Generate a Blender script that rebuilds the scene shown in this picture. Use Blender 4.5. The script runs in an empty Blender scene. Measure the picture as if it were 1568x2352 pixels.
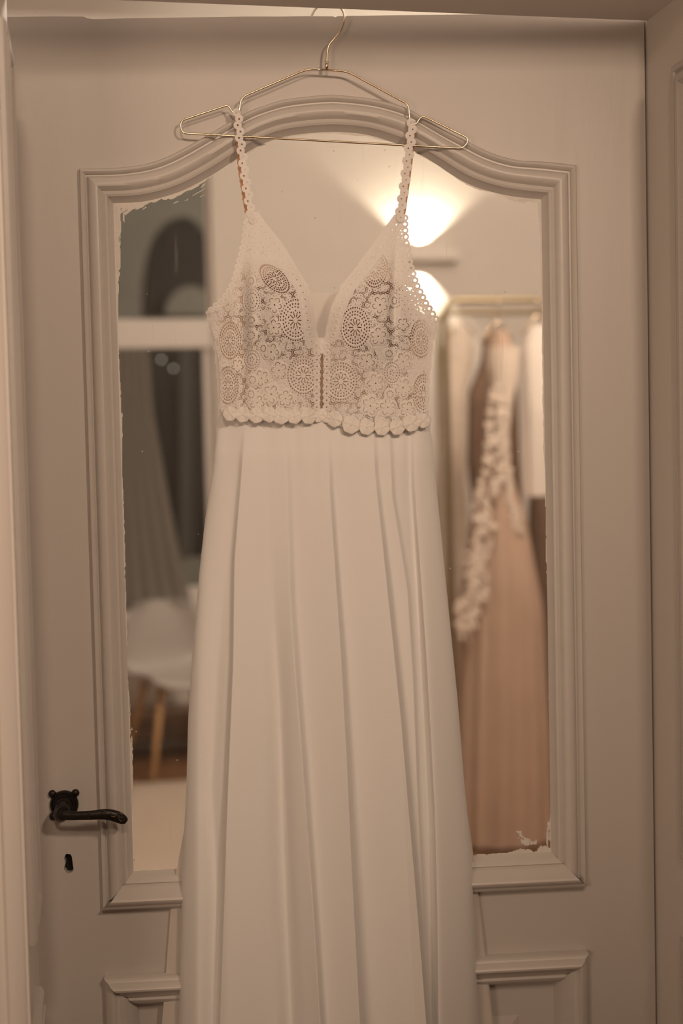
import bpy, bmesh, math, random
import numpy as np
from mathutils import Vector, Matrix
random.seed(7); rng = np.random.RandomState(11)
S = bpy.context.scene
COL = S.collection
R = math.radians

# ------------------------------------------------------------------ camera, world, lights, exposure
CAM = np.array([-0.77835, -1.90720, 1.57502])
YAW, PITCH, ROLL, AJAR = R(-9.95799), R(-2.89916), R(-1.29117), R(5.29166)
FPX, CX, CY = 3266.67, 784.0, 1176.0
_f = np.array([-math.sin(YAW)*math.cos(PITCH), math.cos(YAW)*math.cos(PITCH), math.sin(PITCH)])
_r0 = np.array([math.cos(YAW), math.sin(YAW), 0.0]); _u0 = np.cross(_r0, _f)
_r = _r0*math.cos(ROLL)+_u0*math.sin(ROLL); _u = -_r0*math.sin(ROLL)+_u0*math.cos(ROLL)
cd = bpy.data.cameras.new('camera'); cam = bpy.data.objects.new('camera', cd); COL.objects.link(cam)
cd.sensor_fit = 'VERTICAL'; cd.sensor_height = 36.0; cd.sensor_width = 24.0; cd.lens = 50.0
cd.dof.use_dof = True; cd.dof.focus_distance = 1.90; cd.dof.aperture_fstop = 2.5
cd.clip_start = 0.05
cam.matrix_world = Matrix(((_r[0], _u[0], -_f[0], CAM[0]), (_r[1], _u[1], -_f[1], CAM[1]), (_r[2], _u[2], -_f[2], CAM[2]), (0, 0, 0, 1)))
S.camera = cam

wd = bpy.data.worlds.new('night'); S.world = wd; wd.use_nodes = True
wd.node_tree.nodes['Background'].inputs[0].default_value = (0.30, 0.27, 0.24, 1)
wd.node_tree.nodes['Background'].inputs[1].default_value = 0.045

def light(name, kind, loc, energy, color, **kw):
    d = bpy.data.lights.new(name, kind); d.energy = energy; d.color = color
    for k, v in kw.items(): setattr(d, k, v)
    o = bpy.data.objects.new(name, d); COL.objects.link(o); o.location = loc
    return o
WARM = (1.0, 0.725, 0.525)
def aim(o, tgt): o.rotation_euler = (Vector(tgt)-o.location).to_track_quat('-Z', 'Y').to_euler(); return o
aim(light('hall_spot', 'SPOT', (0.02, -2.0, 2.37), 65, WARM, shadow_soft_size=0.10, spot_size=R(58), spot_blend=1.0), (-.66, 0, 1.60))
aim(light('hall_fill_rear', 'SPOT', (-0.88, -3.0, 2.76), 68, WARM, shadow_soft_size=0.11, spot_size=R(48), spot_blend=1.0), (-.60, 0, 1.62))  # fill added from behind the camera to even out door and lining
light('hall_fill', 'POINT', (-1.85, -2.2, 1.5), 36, WARM, shadow_soft_size=0.3)  # added fill, lifts the door lining and the soffit
light('room_fill', 'POINT', (0.9, 2.0, 3.15), 158, (1.0, 0.81, 0.665), shadow_soft_size=0.2)  # unseen light added to brighten the wall of the far room
light('facade_fill', 'POINT', (6.0, 9.0, 5.0), 1500, (1.0, 0.86, 0.70), shadow_soft_size=0.3)  # added out of view, only to light the facade

S.view_settings.view_transform = 'Standard'; S.view_settings.look = 'None'
S.view_settings.exposure = 0.0; S.view_settings.gamma = 1.0; S.view_settings.use_curve_mapping = False

# ------------------------------------------------------------------ helpers
CA, SA = math.cos(AJAR), math.sin(AJAR)
def rays(px, py):
    px = np.asarray(px, float); py = np.asarray(py, float)
    return _f + ((px-CX)/FPX)[..., None]*_r - ((py-CY)/FPX)[..., None]*_u
def on_y(px, py, Y):
    d = rays(px, py); t = (Y-CAM[1])/d[..., 1]
    return CAM + d*t[..., None]
def on_x(px, py, X):
    d = rays(px, py); t = (X-CAM[0])/d[..., 0]
    return CAM + d*t[..., None]
def on_z(px, py, Z):
    d = rays(px, py); t = (Z-CAM[2])/d[..., 2]
    return CAM + d*t[..., None]
def P(px, py, w=0.0):
    """point of the door's own frame (u along the leaf, w away from the hall, v up) that stands at distance w from the leaf face"""
    px, py, w = np.broadcast_arrays(np.asarray(px, float), np.asarray(py, float), np.asarray(w, float))
    d = rays(px, py)
    cu, cw = CAM[0]*CA-CAM[1]*SA, CAM[0]*SA+CAM[1]*CA
    du, dw = d[..., 0]*CA-d[..., 1]*SA, d[..., 0]*SA+d[..., 1]*CA
    t = (w-cw)/dw
    return np.stack([cu+du*t, w, CAM[2]+d[..., 2]*t], -1)

def tag(o, label=None, cat=None, group=None, kind=None):
    if label: o['label'] = label
    if cat: o['category'] = cat
    if group: o['group'] = group
    if kind: o['kind'] = kind
    return o
def empty(name, loc=(0, 0, 0), rz=0.0, label=None, cat=None, group=None, kind=None):
    o = bpy.data.objects.new(name, None); COL.objects.link(o); o.empty_display_size = 0.05
    o.location = loc; o.rotation_euler = (0, 0, rz)
    return tag(o, label, cat, group, kind)
def mk(name, verts, faces, mat, parent=None, smooth=False):
    me = bpy.data.meshes.new(name)
    me.from_pydata([tuple(map(float, v)) for v in verts], [], [tuple(map(int, f)) for f in faces])
    bm = bmesh.new(); bm.from_mesh(me); bmesh.ops.recalc_face_normals(bm, faces=bm.faces); bm.to_mesh(me); bm.free()
    if smooth: me.polygons.foreach_set('use_smooth', [True]*len(me.polygons))
    o = bpy.data.objects.new(name, me); COL.objects.link(o)
    if mat: me.materials.append(mat)
    if parent: o.parent = parent
    return o
def mk_grid(name, V, mask, mat, parent=None, smooth=True):
    """V (n,m,3) corner points, mask (n-1,m-1) cells kept"""
    n, m = V.shape[:2]
    ii, jj = np.nonzero(mask)
    q = np.stack([ii*m+jj, (ii+1)*m+jj, (ii+1)*m+jj+1, ii*m+jj+1], 1)
    used, inv = np.unique(q, return_inverse=True)
    inv = inv.reshape(-1)
    co = V.reshape(-1, 3)[used].astype(np.float32)
    me = bpy.data.meshes.new(name)
    me.vertices.add(len(co)); me.vertices.foreach_set('co', co.ravel())
    k = len(q)
    me.loops.add(4*k); me.loops.foreach_set('vertex_index', inv.astype(np.int32))
    me.polygons.add(k)
    me.polygons.foreach_set('loop_start', np.arange(0, 4*k, 4, dtype=np.int32))
    me.polygons.foreach_set('loop_total', np.full(k, 4, np.int32))
    me.polygons.foreach_set('use_smooth', np.full(k, smooth))
    me.update(calc_edges=True); me.validate()
    o = bpy.data.objects.new(name, me); COL.objects.link(o)
    me.materials.append(mat)
    if parent: o.parent = parent
    return o
class MB:
    def __init__(s): s.v = []; s.f = []
    def add(s, v, f):
        b = len(s.v); s.v += [tuple(x) for x in v]; s.f += [tuple(b+i for i in q) for q in f]; return s
    def box(s, a, b):
        x0, y0, z0 = a; x1, y1, z1 = b
        v = [(x0,y0,z0),(x1,y0,z0),(x1,y1,z0),(x0,y1,z0),(x0,y0,z1),(x1,y0,z1),(x1,y1,z1),(x0,y1,z1)]
        return s.add(v, [(0,3,2,1),(4,5,6,7),(0,1,5,4),(1,2,6,5),(2,3,7,6),(3,0,4,7)])
    def tube(s, pts, rad, n=10, cap=True, flat=1.0):
        pts = [Vector(p) for p in pts]; m = len(pts)
        rad = [rad]*m if not hasattr(rad, '__len__') else list(rad)
        T = [(pts[min(i+1, m-1)]-pts[max(i-1, 0)]).normalized() for i in range(m)]
        a = Vector((0, 0, 1)) if abs(T[0].z) < .9 else Vector((1, 0, 0))
        N = (a-T[0]*a.dot(T[0])).normalized(); v = []
        for i in range(m):
            N = (N-T[i]*N.dot(T[i])).normalized(); B = T[i].cross(N)
            for k in range(n):
                t = 2*math.pi*k/n
                v.append(pts[i]+N*(rad[i]*math.cos(t))+B*(rad[i]*flat*math.sin(t)))
        f = [(i*n+k, i*n+(k+1) % n, (i+1)*n+(k+1) % n, (i+1)*n+k) for i in range(m-1) for k in range(n)]
        if cap: f += [tuple(range(n)), tuple((m-1)*n+k for k in range(n))]
        return s.add(v, f)
    def lathe(s, prof, c, axis='y', n=24):
        v = []; m = len(prof)
        for r_, h in prof:
            for k in range(n):
                t = 2*math.pi*k/n; x, y = r_*math.cos(t), r_*math.sin(t)
                v.append({'y': (c[0]+x, c[1]+h, c[2]+y), 'z': (c[0]+x, c[1]+y, c[2]+h), 'x': (c[0]+h, c[1]+x, c[2]+y)}[axis])
        f = [(i*n+k, i*n+(k+1) % n, (i+1)*n+(k+1) % n, (i+1)*n+k) for i in range(m-1) for k in range(n)]
        f += [tuple(range(n)), tuple((m-1)*n+k for k in range(n))]
        return s.add(v, f)
    def ball(s, c, r_, n=10, sc=(1, 1, 1)):
        prof = [(max(1e-5, math.sin(math.pi*i/n)), -math.cos(math.pi*i/n)) for i in range(n+1)]
        b = len(s.v); s.lathe(prof, (0, 0, 0), 'z', 14)
        for i in range(b, len(s.v)):
            x, y, z = s.v[i]; s.v[i] = (c[0]+x*r_*sc[0], c[1]+y*r_*sc[1], c[2]+z*r_*sc[2])
        return s
    def build(s, name, mat, parent=None, smooth=False): return mk(name, s.v, s.f, mat, parent, smooth)
def bevel(o, w=0.003, seg=2):
    m = o.modifiers.new('bevel', 'BEVEL'); m.width = w; m.segments = seg; m.limit_method = 'ANGLE'; return o
def autosmooth(o, ang=40):
    me = o.data; bm = bmesh.new(); bm.from_mesh(me)
    for e in bm.edges:
        e.smooth = not (len(e.link_faces) == 2 and e.calc_face_angle(0) > R(ang))
    for f in bm.faces: f.smooth = True
    bm.to_mesh(me); bm.free(); return o
def spline(pts, n=8):
    """Catmull-Rom through the points"""
    p = np.array(pts, float); p = np.vstack([2*p[0]-p[1], p, 2*p[-1]-p[-2]]); out = []
    for i in range(1, len(p)-2):
        for t in np.linspace(0, 1, n, endpoint=False):
            a, b, c, d = p[i-1], p[i], p[i+1], p[i+2]
            out.append(.5*((2*b)+(c-a)*t+(2*a-5*b+4*c-d)*t*t+(3*b-a-3*c+d)*t**3))
    out.append(p[-2]); return np.array(out)
def resample(pts, step=None, n=None):
    p = np.array(pts, float); L = np.r_[0, np.cumsum(np.linalg.norm(np.diff(p, axis=0), axis=1))]
    if n is None: n = max(2, int(round(L[-1]/step))+1)
    s = np.linspace(0, L[-1], n)
    return np.stack([np.interp(s, L, p[:, k]) for k in range(p.shape[1])], 1)
def round_poly(pts, r, n=6):
    """polyline with its inner corners rounded"""
    pts = [Vector(p) for p in pts]; rr = r if hasattr(r, '__len__') else [r]*len(pts); out = [pts[0]]
    for i in range(1, len(pts)-1):
        a, b, c = pts[i-1], pts[i], pts[i+1]
        d = min(rr[i], (a-b).length*.49, (c-b).length*.49)
        p0 = b+(a-b).normalized()*d; p1 = b+(c-b).normalized()*d
        for k in range(n+1):
            t = k/n; out.append(p0*(1-t)**2+b*2*t*(1-t)+p1*t*t)
    out.append(pts[-1]); return out
def vnoise(x, y, seed=0):
    """smooth value noise on arrays"""
    g = np.random.RandomState(seed).rand(256, 256)
    xi = np.floor(x).astype(int); yi = np.floor(y).astype(int); fx = x-xi; fy = y-yi
    fx = fx*fx*(3-2*fx); fy = fy*fy*(3-2*fy)
    a = g[xi % 256, yi % 256]; b = g[(xi+1) % 256, yi % 256]; c = g[xi % 256, (yi+1) % 256]; d = g[(xi+1) % 256, (yi+1) % 256]
    return a*(1-fx)*(1-fy)+b*fx*(1-fy)+c*(1-fx)*fy+d*fx*fy

# ------------------------------------------------------------------ materials
def mat(name, col, rough=.5, metal=0.0, bump=0.0, bscale=60, stretch=(1, 1, 1), var=0.0, vscale=4, sheen=0.0, transl=0.0, spec=0.5):
    m = bpy.data.materials.new(name); m.use_nodes = True; nt = m.node_tree; N, L = nt.nodes, nt.links
    b = N['Principled BSDF']; out = N['Material Output']
    b.inputs['Base Color'].default_value = (*col, 1); b.inputs['Roughness'].default_value = rough
    b.inputs['Metallic'].default_value = metal; b.inputs['Specular IOR Level'].default_value = spec
    if sheen: b.inputs['Sheen Weight'].default_value = sheen
    tc = N.new('ShaderNodeTexCoord'); mp = N.new('ShaderNodeMapping'); mp.inputs['Scale'].default_value = stretch
    L.new(tc.outputs['Object'], mp.inputs['Vector'])
    if var:
        nz = N.new('ShaderNodeTexNoise'); nz.inputs['Scale'].default_value = vscale; nz.inputs['Detail'].default_value = 5
        L.new(mp.outputs[0], nz.inputs['Vector'])
        mx = N.new('ShaderNodeMix'); mx.data_type = 'RGBA'
        mx.inputs[6].default_value = (*[c*(1-var) for c in col], 1); mx.inputs[7].default_value = (*[min(1, c*(1+var)) for c in col], 1)
        L.new(nz.outputs['Fac'], mx.inputs[0]); L.new(mx.outputs[2], b.inputs['Base Color'])
    if bump:
        n2 = N.new('ShaderNodeTexNoise'); n2.inputs['Scale'].default_value = bscale; n2.inputs['Detail'].default_value = 4
        L.new(mp.outputs[0], n2.inputs['Vector'])
        bp = N.new('ShaderNodeBump'); bp.inputs['Strength'].default_value = bump; bp.inputs['Distance'].default_value = .002
        L.new(n2.outputs['Fac'], bp.inputs['Height']); L.new(bp.outputs[0], b.inputs['Normal'])
    if transl:
        t = N.new('ShaderNodeBsdfTranslucent'); t.inputs[0].default_value = (*col, 1); ms = N.new('ShaderNodeMixShader')
        ms.inputs[0].default_value = transl
        L.new(b.outputs[0], ms.inputs[1]); L.new(t.outputs[0], ms.inputs[2]); L.new(ms.outputs[0], out.inputs[0])
    return m
M = {}
M['paint'] = mat('door_paint', (.51, .48, .452), .42, bump=.35, bscale=28, stretch=(1, 1, .12), var=.05, vscale=9)
M['paint_m'] = mat('moulding_paint', (.56, .53, .50), .38, bump=.3, bscale=40, var=.05, vscale=30)
M['frame'] = mat('frame_paint', (.71, .67, .63), .45, bump=.3, bscale=30, stretch=(1, 1, .15), var=.04)
M['wall'] = mat('wall_paint', (.78, .74, .69), .8, bump=.2, bscale=120, var=.03)
M['hallwall'] = mat('hall_wall_paint', (.34, .29, .24), .8)
M['ceil'] = mat('ceiling_paint', (.80, .77, .73), .9)
M['winwood'] = mat('window_paint', (.78, .75, .71), .4)
M['sheetflake'] = mat('glass_paint_smear', (.66, .63, .58), .55, bump=.5, bscale=150, var=.15, vscale=60)
M['gold'] = mat('brushed_gold', (.74, .63, .47), .24, 1.0)
M['rackgold'] = mat('rack_gold', (.30, .24, .14), .4, .7)
M['bronze'] = mat('dark_bronze', (.014, .010, .008), .42, .4, bump=.4, bscale=90, var=.5, vscale=60)
M['bronze_l'] = mat('worn_bronze', (.11, .075, .045), .35, .8)
M['black'] = mat('lock_dark', (.006, .005, .004), .9)
M['chiffon'] = mat('ivory_chiffon', (.86, .85, .835), .72, bump=.10, bscale=900, sheen=.25, transl=.10, spec=.2)
M['under'] = mat('ivory_lining', (.90, .86, .81), .7, bump=.08, bscale=800, transl=.5, spec=.2)
M['lace'] = mat('ivory_lace', (.93, .90, .87), .75, bump=.5, bscale=1400, transl=.12, spec=.2)
M['petal'] = mat('lace_petal', (.92, .89, .85), .6, bump=.3, bscale=900, transl=.15, spec=.3)
M['nude'] = mat('nude_mesh', (.70, .54, .42), .7, transl=.2)
M['orange'] = mat('nude_strap_backing', (.78, .50, .31), .6, transl=.3)
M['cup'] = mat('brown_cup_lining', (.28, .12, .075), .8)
M['floor'] = mat('oak_floor', (.22, .105, .05), .45, var=.35, vscale=3, stretch=(1.2, 14, 1), bump=.2, bscale=20)
M['rug'] = mat('cream_rug', (.56, .48, .40), .95, bump=.8, bscale=200, var=.08, vscale=6)
M['shell'] = mat('white_shell', (.45, .43, .405), .35)
M['beech'] = mat('beech_leg', (.50, .30, .13), .5, var=.2, vscale=20)
M['cabwood'] = mat('brown_wood', (.20, .12, .075), .5, var=.3, vscale=6, stretch=(1, 1, 10))
M['stone'] = mat('stone_facade', (.42, .39, .35), .9, bump=.5, bscale=8, var=.15, vscale=2)
M['mullion'] = mat('facade_mullion', (.13, .12, .105), .9)
M['trail'] = mat('lace_trail', (.62, .53, .45), .85, bump=1.0, bscale=120)
M['darkpane'] = mat('facade_dark_window', (.02, .018, .017), .4)
M['reflect'] = mat('reflection_grey', (.34, .325, .295), .9, transl=.4)  # tone of a dress mirrored in the window, given as plain colour
M['white_gown'] = mat('white_gown', (.80, .745, .68), .8, transl=.2)
M['lacegown'] = mat('lace_gown', (.74, .65, .55), .85, bump=1.0, bscale=90, var=.22, vscale=30, transl=.2)
M['blush'] = mat('blush_tulle', (.57, .42, .325), .85, var=.10, vscale=8, transl=.2)
M['brown_gown'] = mat('brown_gown', (.17, .105, .07), .8, var=.25, vscale=12)
M['sconce'] = mat('sconce_white', (.88, .84, .79), .5)
def glassmat(name, tint, dust, ior=1.45):
    m = bpy.data.materials.new(name); m.use_nodes = True; nt = m.node_tree; N, L = nt.nodes, nt.links
    N.remove(N['Principled BSDF']); out = N['Material Output']
    tr = N.new('ShaderNodeBsdfTransparent'); tr.inputs[0].default_value = (*tint, 1)
    gl = N.new('ShaderNodeBsdfGlossy'); gl.inputs['Roughness'].default_value = .03
    fr = N.new('ShaderNodeFresnel'); fr.inputs[0].default_value = ior
    m1 = N.new('ShaderNodeMixShader'); L.new(fr.outputs[0], m1.inputs[0]); L.new(tr.outputs[0], m1.inputs[1]); L.new(gl.outputs[0], m1.inputs[2])
    last = m1
    if dust:
        tc = N.new('ShaderNodeTexCoord'); df = N.new('ShaderNodeBsdfDiffuse'); df.inputs[0].default_value = (.6, .57, .53, 1)
        vo = N.new('ShaderNodeTexVoronoi'); vo.inputs['Scale'].default_value = 26; L.new(tc.outputs['Object'], vo.inputs['Vector'])
        cr = N.new('ShaderNodeValToRGB'); cr.color_ramp.elements[0].color = (.8, .8, .8, 1); cr.color_ramp.elements[0].position = .022
        cr.color_ramp.elements[1].position = .034; cr.color_ramp.elements[1].color = (0, 0, 0, 1); L.new(vo.outputs['Distance'], cr.inputs[0])
        mp = N.new('ShaderNodeMapping'); mp.inputs['Scale'].default_value = (150, 150, 9); mp.inputs['Rotation'].default_value = (0, R(4), 0); L.new(tc.outputs['Object'], mp.inputs[0])
        nz = N.new('ShaderNodeTexNoise'); nz.inputs['Scale'].default_value = 1.0; nz.inputs['Detail'].default_value = 2; L.new(mp.outputs[0], nz.inputs['Vector'])
        c2 = N.new('ShaderNodeValToRGB'); c2.color_ramp.elements[0].position = .70; c2.color_ramp.elements[1].position = .80; c2.color_ramp.elements[1].color = (.10, .10, .10, 1)
        L.new(nz.outputs['Fac'], c2.inputs[0])
        ad = N.new('ShaderNodeMath'); ad.operation = 'ADD'; ad.use_clamp = True
        L.new(cr.outputs[0], ad.inputs[0]); L.new(c2.outputs[0], ad.inputs[1])
        a2 = N.new('ShaderNodeMath'); a2.operation = 'ADD'; a2.use_clamp = True; a2.inputs[1].default_value = dust; L.new(ad.outputs[0], a2.inputs[0])
        m2 = N.new('ShaderNodeMixShader'); L.new(a2.outputs[0], m2.inputs[0]); L.new(m1.outputs[0], m2.inputs[1]); L.new(df.outputs[0], m2.inputs[2]); last = m2
    L.new(last.outputs[0], out.inputs[0]); return m
M['glass'] = glassmat('door_glass', (.97, .965, .95), .02)
M['winglass'] = glassmat('window_glass', (.92, .92, .90), 0, 1.22)
def emit(name, col, st):
    m = bpy.data.materials.new(name); m.use_nodes = True; N = m.node_tree.nodes
    N['Principled BSDF'].inputs['Emission Color'].default_value = (*col, 1); N['Principled BSDF'].inputs['Emission Strength'].default_value = st
    return m
M['bulb'] = emit('lamp_diffuser', (1, .88, .72), 8)
M['far_light'] = emit('far_lamp', (1, .93, .82), 3)

# ------------------------------------------------------------------ the setting
H = 2.15; YB, YF = -0.25, -0.003           # doorway wall: hall face, room face
XL, XR = -0.866, 0.003                     # clear opening
X0, X1, YH, YFAR, HC = -2.7, 2.7, -3.7, 5.5, 3.75
def struct(name, mb, m, label=None):
    o = mb.build(name, m); tag(o, label, None, None, 'structure'); return o
struct('floor', MB().box((X0, YH, -.1), (X1, YFAR, 0)), M['floor'], 'dark brown oak floor')
struct('ceiling', MB().box((X0, YH, HC), (X1, YFAR, HC+.1)), M['ceil'], 'plain white ceiling')
struct('wall_left', MB().box((X0-.1, YH, 0), (X0, YFAR, HC)), M['hallwall'], 'plain left wall')
struct('wall_right', MB().box((X1, YH, 0), (X1+.1, YFAR, HC)), M['hallwall'], 'plain right wall')
struct('wall_back', MB().box((X0, YH-.1, 0), (X1, YH, HC)), M['hallwall'], 'plain wall behind the camera')
ZS = H+.004
struct('wall_front', MB().box((X0, YB, 0), (XL-.02, YF, HC)).box((XR+.02, YB, 0), (X1, YF, HC)).box((XL-.02, YB, ZS+.02), (XR+.02, YF, HC)), M['wall'], 'cream wall around the doorway')

# panelled door lining: board + raised moulding loops + field
def frame_loop(corners, prof, nrm, name, m, parent):
    """four mitred moulding strips round a rectangle; prof = [(inward offset, height)]"""
    c = [Vector(p) for p in corners]; out = []
    cen = sum(c, Vector())/4
    for i in range(4):
        a, b = c[i], c[(i+1) % 4]
        e = (b-a).normalized(); inn = Vector(nrm).cross(e)
        if inn.dot(cen-a) < 0: inn = -inn
        v = []
        for off, h in prof:
            v.append(a+e*off+inn*off+Vector(nrm)*h); v.append(b-e*off+inn*off+Vector(nrm)*h)
        f = [(2*k, 2*k+1, 2*k+3, 2*k+2) for k in range(len(prof)-1)]
        o = mk(name, v, f, m, parent); autosmooth(o, 35); out.append(o)
    return out
PROF_R = [(0, 0), (0, .006), (.004, .010), (.010, .010), (.012, .006), (.018, .012), (.026, .012), (.034, .004), (.040, -.004), (.042, .0005)]
def lining(name, X, nx, label):
    o = struct(name, MB().box((min(X, X-nx*.02), YB-.012, 0), (max(X, X-nx*.02), YF if nx > 0 else .06, ZS)), M['frame'], label)
    y0, y1 = -.103, YB+.012
    for zb, zt in ((.995, 2.06), (.12, .895)):
        cs = [(X, y0, zb), (X, y1, zb), (X, y1, zt), (X, y0, zt)]
        frame_loop(cs, PROF_R, (nx, 0, 0), 'panel_moulding', M['paint_m'], o)
    return o
lining('trim_1', XR, -1, 'panelled white door lining on the hinge side')
lining('trim_2', XL, 1, 'panelled white door lining on the handle side')
ZHR = ZS-.0062
struct('trim_3', MB().add([(XL-.02, YB-.012, ZS+.001), (XR+.02, YB-.012, ZHR), (XR+.02, YF, ZHR), (XL-.02, YF, ZS+.001), (XL-.02, YB-.012, ZS+.02), (XR+.02, YB-.012, ZS+.02), (XR+.02, YF, ZS+.02), (XL-.02, YF, ZS+.02)], [(0,3,2,1),(4,5,6,7),(0,1,5,4),(1,2,6,5),(2,3,7,6),(3,0,4,7)]), M['frame'], 'white painted head of the door lining above the door')
# architraves on the hall side
def arch_strip(name, xa, xb, label):
    mb = MB(); s = 1 if xb > xa else -1
    pr = [(0, 0), (0, .014), (.010, .020), (.018, .020), (.022, .014), (.030, .016), (.075, .020), (.085, .030), (.098, .030), (.105, .022), (.11, 0)]
    v = []
    for off, h in pr:
        for z in (0, ZS+.11): v.append((xa+s*off, YB-.0-h, z))
    mb.add(v, [(2*k, 2*k+1, 2*k+3, 2*k+2) for k in range(len(pr)-1)])
    o = struct(name, mb, M['frame'], label); autosmooth(o, 35); return o
arch_strip('trim_4', XL-.004, XL-.114, 'moulded white architrave on the handle side')
arch_strip('trim_5', XR+.004, XR+.114, 'moulded white architrave on the hinge side')

# far wall with the window
def far(px, py, Y=YFAR): return on_y(px, py, Y)
wx0 = far(150, 1000)[0]; wx1 = far(498, 1000)[0]; wz0 = far(400, 1400)[2]; wz1 = 3.35
struct('wall_far', MB().box((X0, YFAR, 0), (wx0, YFAR+.3, HC)).box((wx1, YFAR, 0), (X1, YFAR+.3, HC)).box((wx0, YFAR, 0), (wx1, YFAR+.3, wz0)).box((wx0, YFAR, wz1), (wx1, YFAR+.3, HC)), M['wall'], 'pale warm wall of the lit room')
win = empty('window_1', ((wx0+wx1)/2, YFAR, wz0), 0, 'white casement window with a transom at night', None, None, 'structure')
def wpart(name, mb, m):
    o = mb.build(name, m); o.parent = win; o.matrix_parent_inverse = Matrix.Translation(-Vector(win.location)); return o
zt0, zt1 = far(390, 798)[2], far(390, 731)[2]
yw = YFAR+.06
bevel(wpart('window_frame', MB().box((wx0, yw, wz0), (wx0+.05, yw+.08, wz1)).box((wx1-.025, yw, wz0), (wx1, yw+.08, wz1)).box((wx0, yw, wz0), (wx1, yw+.08, wz0+.05)).box((wx0, yw, wz1-.05), (wx1, yw+.08, wz1)), M['winwood']))
bevel(wpart('transom', MB().box((wx0, yw-.03, zt0), (wx1, yw+.08, zt1)), M['winwood']))
bevel(wpart('casement', MB().box((wx0+.05, yw+.01, wz0+.05), (wx0+.10, yw+.06, zt0)).box((wx1-.055, yw+.01, wz0+.05), (wx1-.025, yw+.06, zt0)).box((wx0+.05, yw+.01, wz0+.05), (wx1-.03, yw+.06, wz0+.11)), M['winwood']))
wpart('pane', MB().box((wx0+.10, yw+.03, wz0+.10), (wx1-.05, yw+.036, zt0)), M['winglass'])
wpart('pane', MB().box((wx0+.05, yw+.03, zt1), (wx1-.02, yw+.036, wz1-.05)), M['winglass'])
bevel(wpart('window_sill', MB().box((wx0-.05, YFAR-.12, wz0-.04), (wx1+.05, YFAR+.06, wz0)), M['winwood']))
struct('baseboard_far', MB().box((X0, YFAR-.02, 0.03), (X1, YFAR, .13)), M['cabwood'], 'brown wooden baseboard of the lit room')

# building across the street with pointed-arch window
YO = 15.0
fac = empty('stone_building', (on_y(380, 1000, YO)[0], YO, -3), 0, 'grey stone building with a pointed-arch window across the dark street', 'building')
def fpart(name, poly, m, y0, y1):
    pts = [on_y(x, y, YO) for x, y in poly]; n = len(pts)
    v = [(p[0], y0, p[2]) for p in pts]+[(p[0], y1, p[2]) for p in pts]
    f = [tuple(range(n)), tuple(range(2*n-1, n-1, -1))]+[(i, (i+1) % n, n+(i+1) % n, n+i) for i in range(n)]
    o = mk(name, v, f, m); o.parent = fac; o.matrix_parent_inverse = Matrix.Translation(-Vector(fac.location)); return o
fpart('facade', [(-400, 2600), (1200, 2600), (1200, -900), (-400, -900)], M['stone'], YO+.3, YO+.6)
arch = [(338, 722), (340, 640), (350, 580), (368, 530), (395, 500), (425, 488), (452, 500), (475, 530), (492, 575), (500, 640), (502, 722)]
fpart('arched_window', arch, M['darkpane'], YO+.24, YO+.29)
fpart('roundel', [(440+60*math.cos(t), 722-66*math.sin(t)) for t in np.linspace(0, math.pi, 20)], M['stone'], YO+.05, YO+.23)
fpart('tall_window', [(343, 1275), (343, 780), (500, 780), (500, 1275)], M['darkpane'], YO+.24, YO+.29)
fpart('mullion', [(415, 1275), (415, 780), (441, 780), (441, 1275)], M['mullion'], YO+.12, YO+.23)
for k, (px, py) in enumerate(((370, 826), (398, 846))):
    c = on_y(px, py, YO-1.0)
    o = MB().ball(c, .011).build('facade_lamp', M['far_light'], None, True); o.parent = fac; o.matrix_parent_inverse = Matrix.Translation(-Vector(fac.location))
# grey sheet standing in for a dress reflected in the window glass
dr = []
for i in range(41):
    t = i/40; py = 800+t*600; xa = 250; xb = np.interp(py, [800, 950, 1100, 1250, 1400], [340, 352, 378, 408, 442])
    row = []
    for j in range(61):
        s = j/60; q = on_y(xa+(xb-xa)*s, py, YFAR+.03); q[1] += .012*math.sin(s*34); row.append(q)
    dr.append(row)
dr = np.array(dr); o = mk_grid('dress_reflection', dr, np.ones((40, 60), bool), M['reflect']); tag(o, 'grey slanting sheet added as the reflection of a dress in the dark window', 'reflection')
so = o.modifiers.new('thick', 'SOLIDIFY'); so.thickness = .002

# cream rug
a = on_z(300, 1800, .015); b = on_z(560, 1800, .015)
o = MB().box((-2.4, 0.95, 0.001), (b[0]+.25, a[1], .015)).build('rug', M['rug']); bevel(o, .006); tag(o, 'flat cream rug on the floor before the chair', 'rug')

# chair
cpos = on_z(412, 1770, 0.0)
ch = empty('shell_chair', cpos, R(18), 'white moulded shell chair with light wooden legs by the window', 'chair')
side = [(-.23, .43, .20), (-.215, .452, .215), (-.12, .448, .225), (0, .440, .23), (.10, .445, .228), (.165, .48, .222), (.195, .55, .215), (.215, .64, .21), (.235, .73, .19), (.248, .785, .155), (.253, .805, .10)]
side = spline(side, 4); v = []; nn = 17
for y, z, hw in side:
    back = min(1, max(0, (z-.45)/.25))
    for j in range(nn):
        t = -1+2*j/(nn-1)
        lift = .05*abs(t)**3*(1-back); wrap = -.07*abs(t)**2.5*back
        v.append((hw*t, y+wrap, z+lift))
f = [(i*nn+j, i*nn+j+1, (i+1)*nn+j+1, (i+1)*nn+j) for i in range(len(side)-1) for j in range(nn-1)]
o = mk('seat_shell', v, f, M['shell'], ch, True); so = o.modifiers.new('t', 'SOLIDIFY'); so.thickness = .012
for sx in (-1, 1):
    for sy in (-1, 1):
        MB().tube([(sx*.12, sy*.11, .43), (sx*.21, sy*.20, 0)], [.019, .012], 12).build('leg', M['beech'], ch, True)
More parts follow.
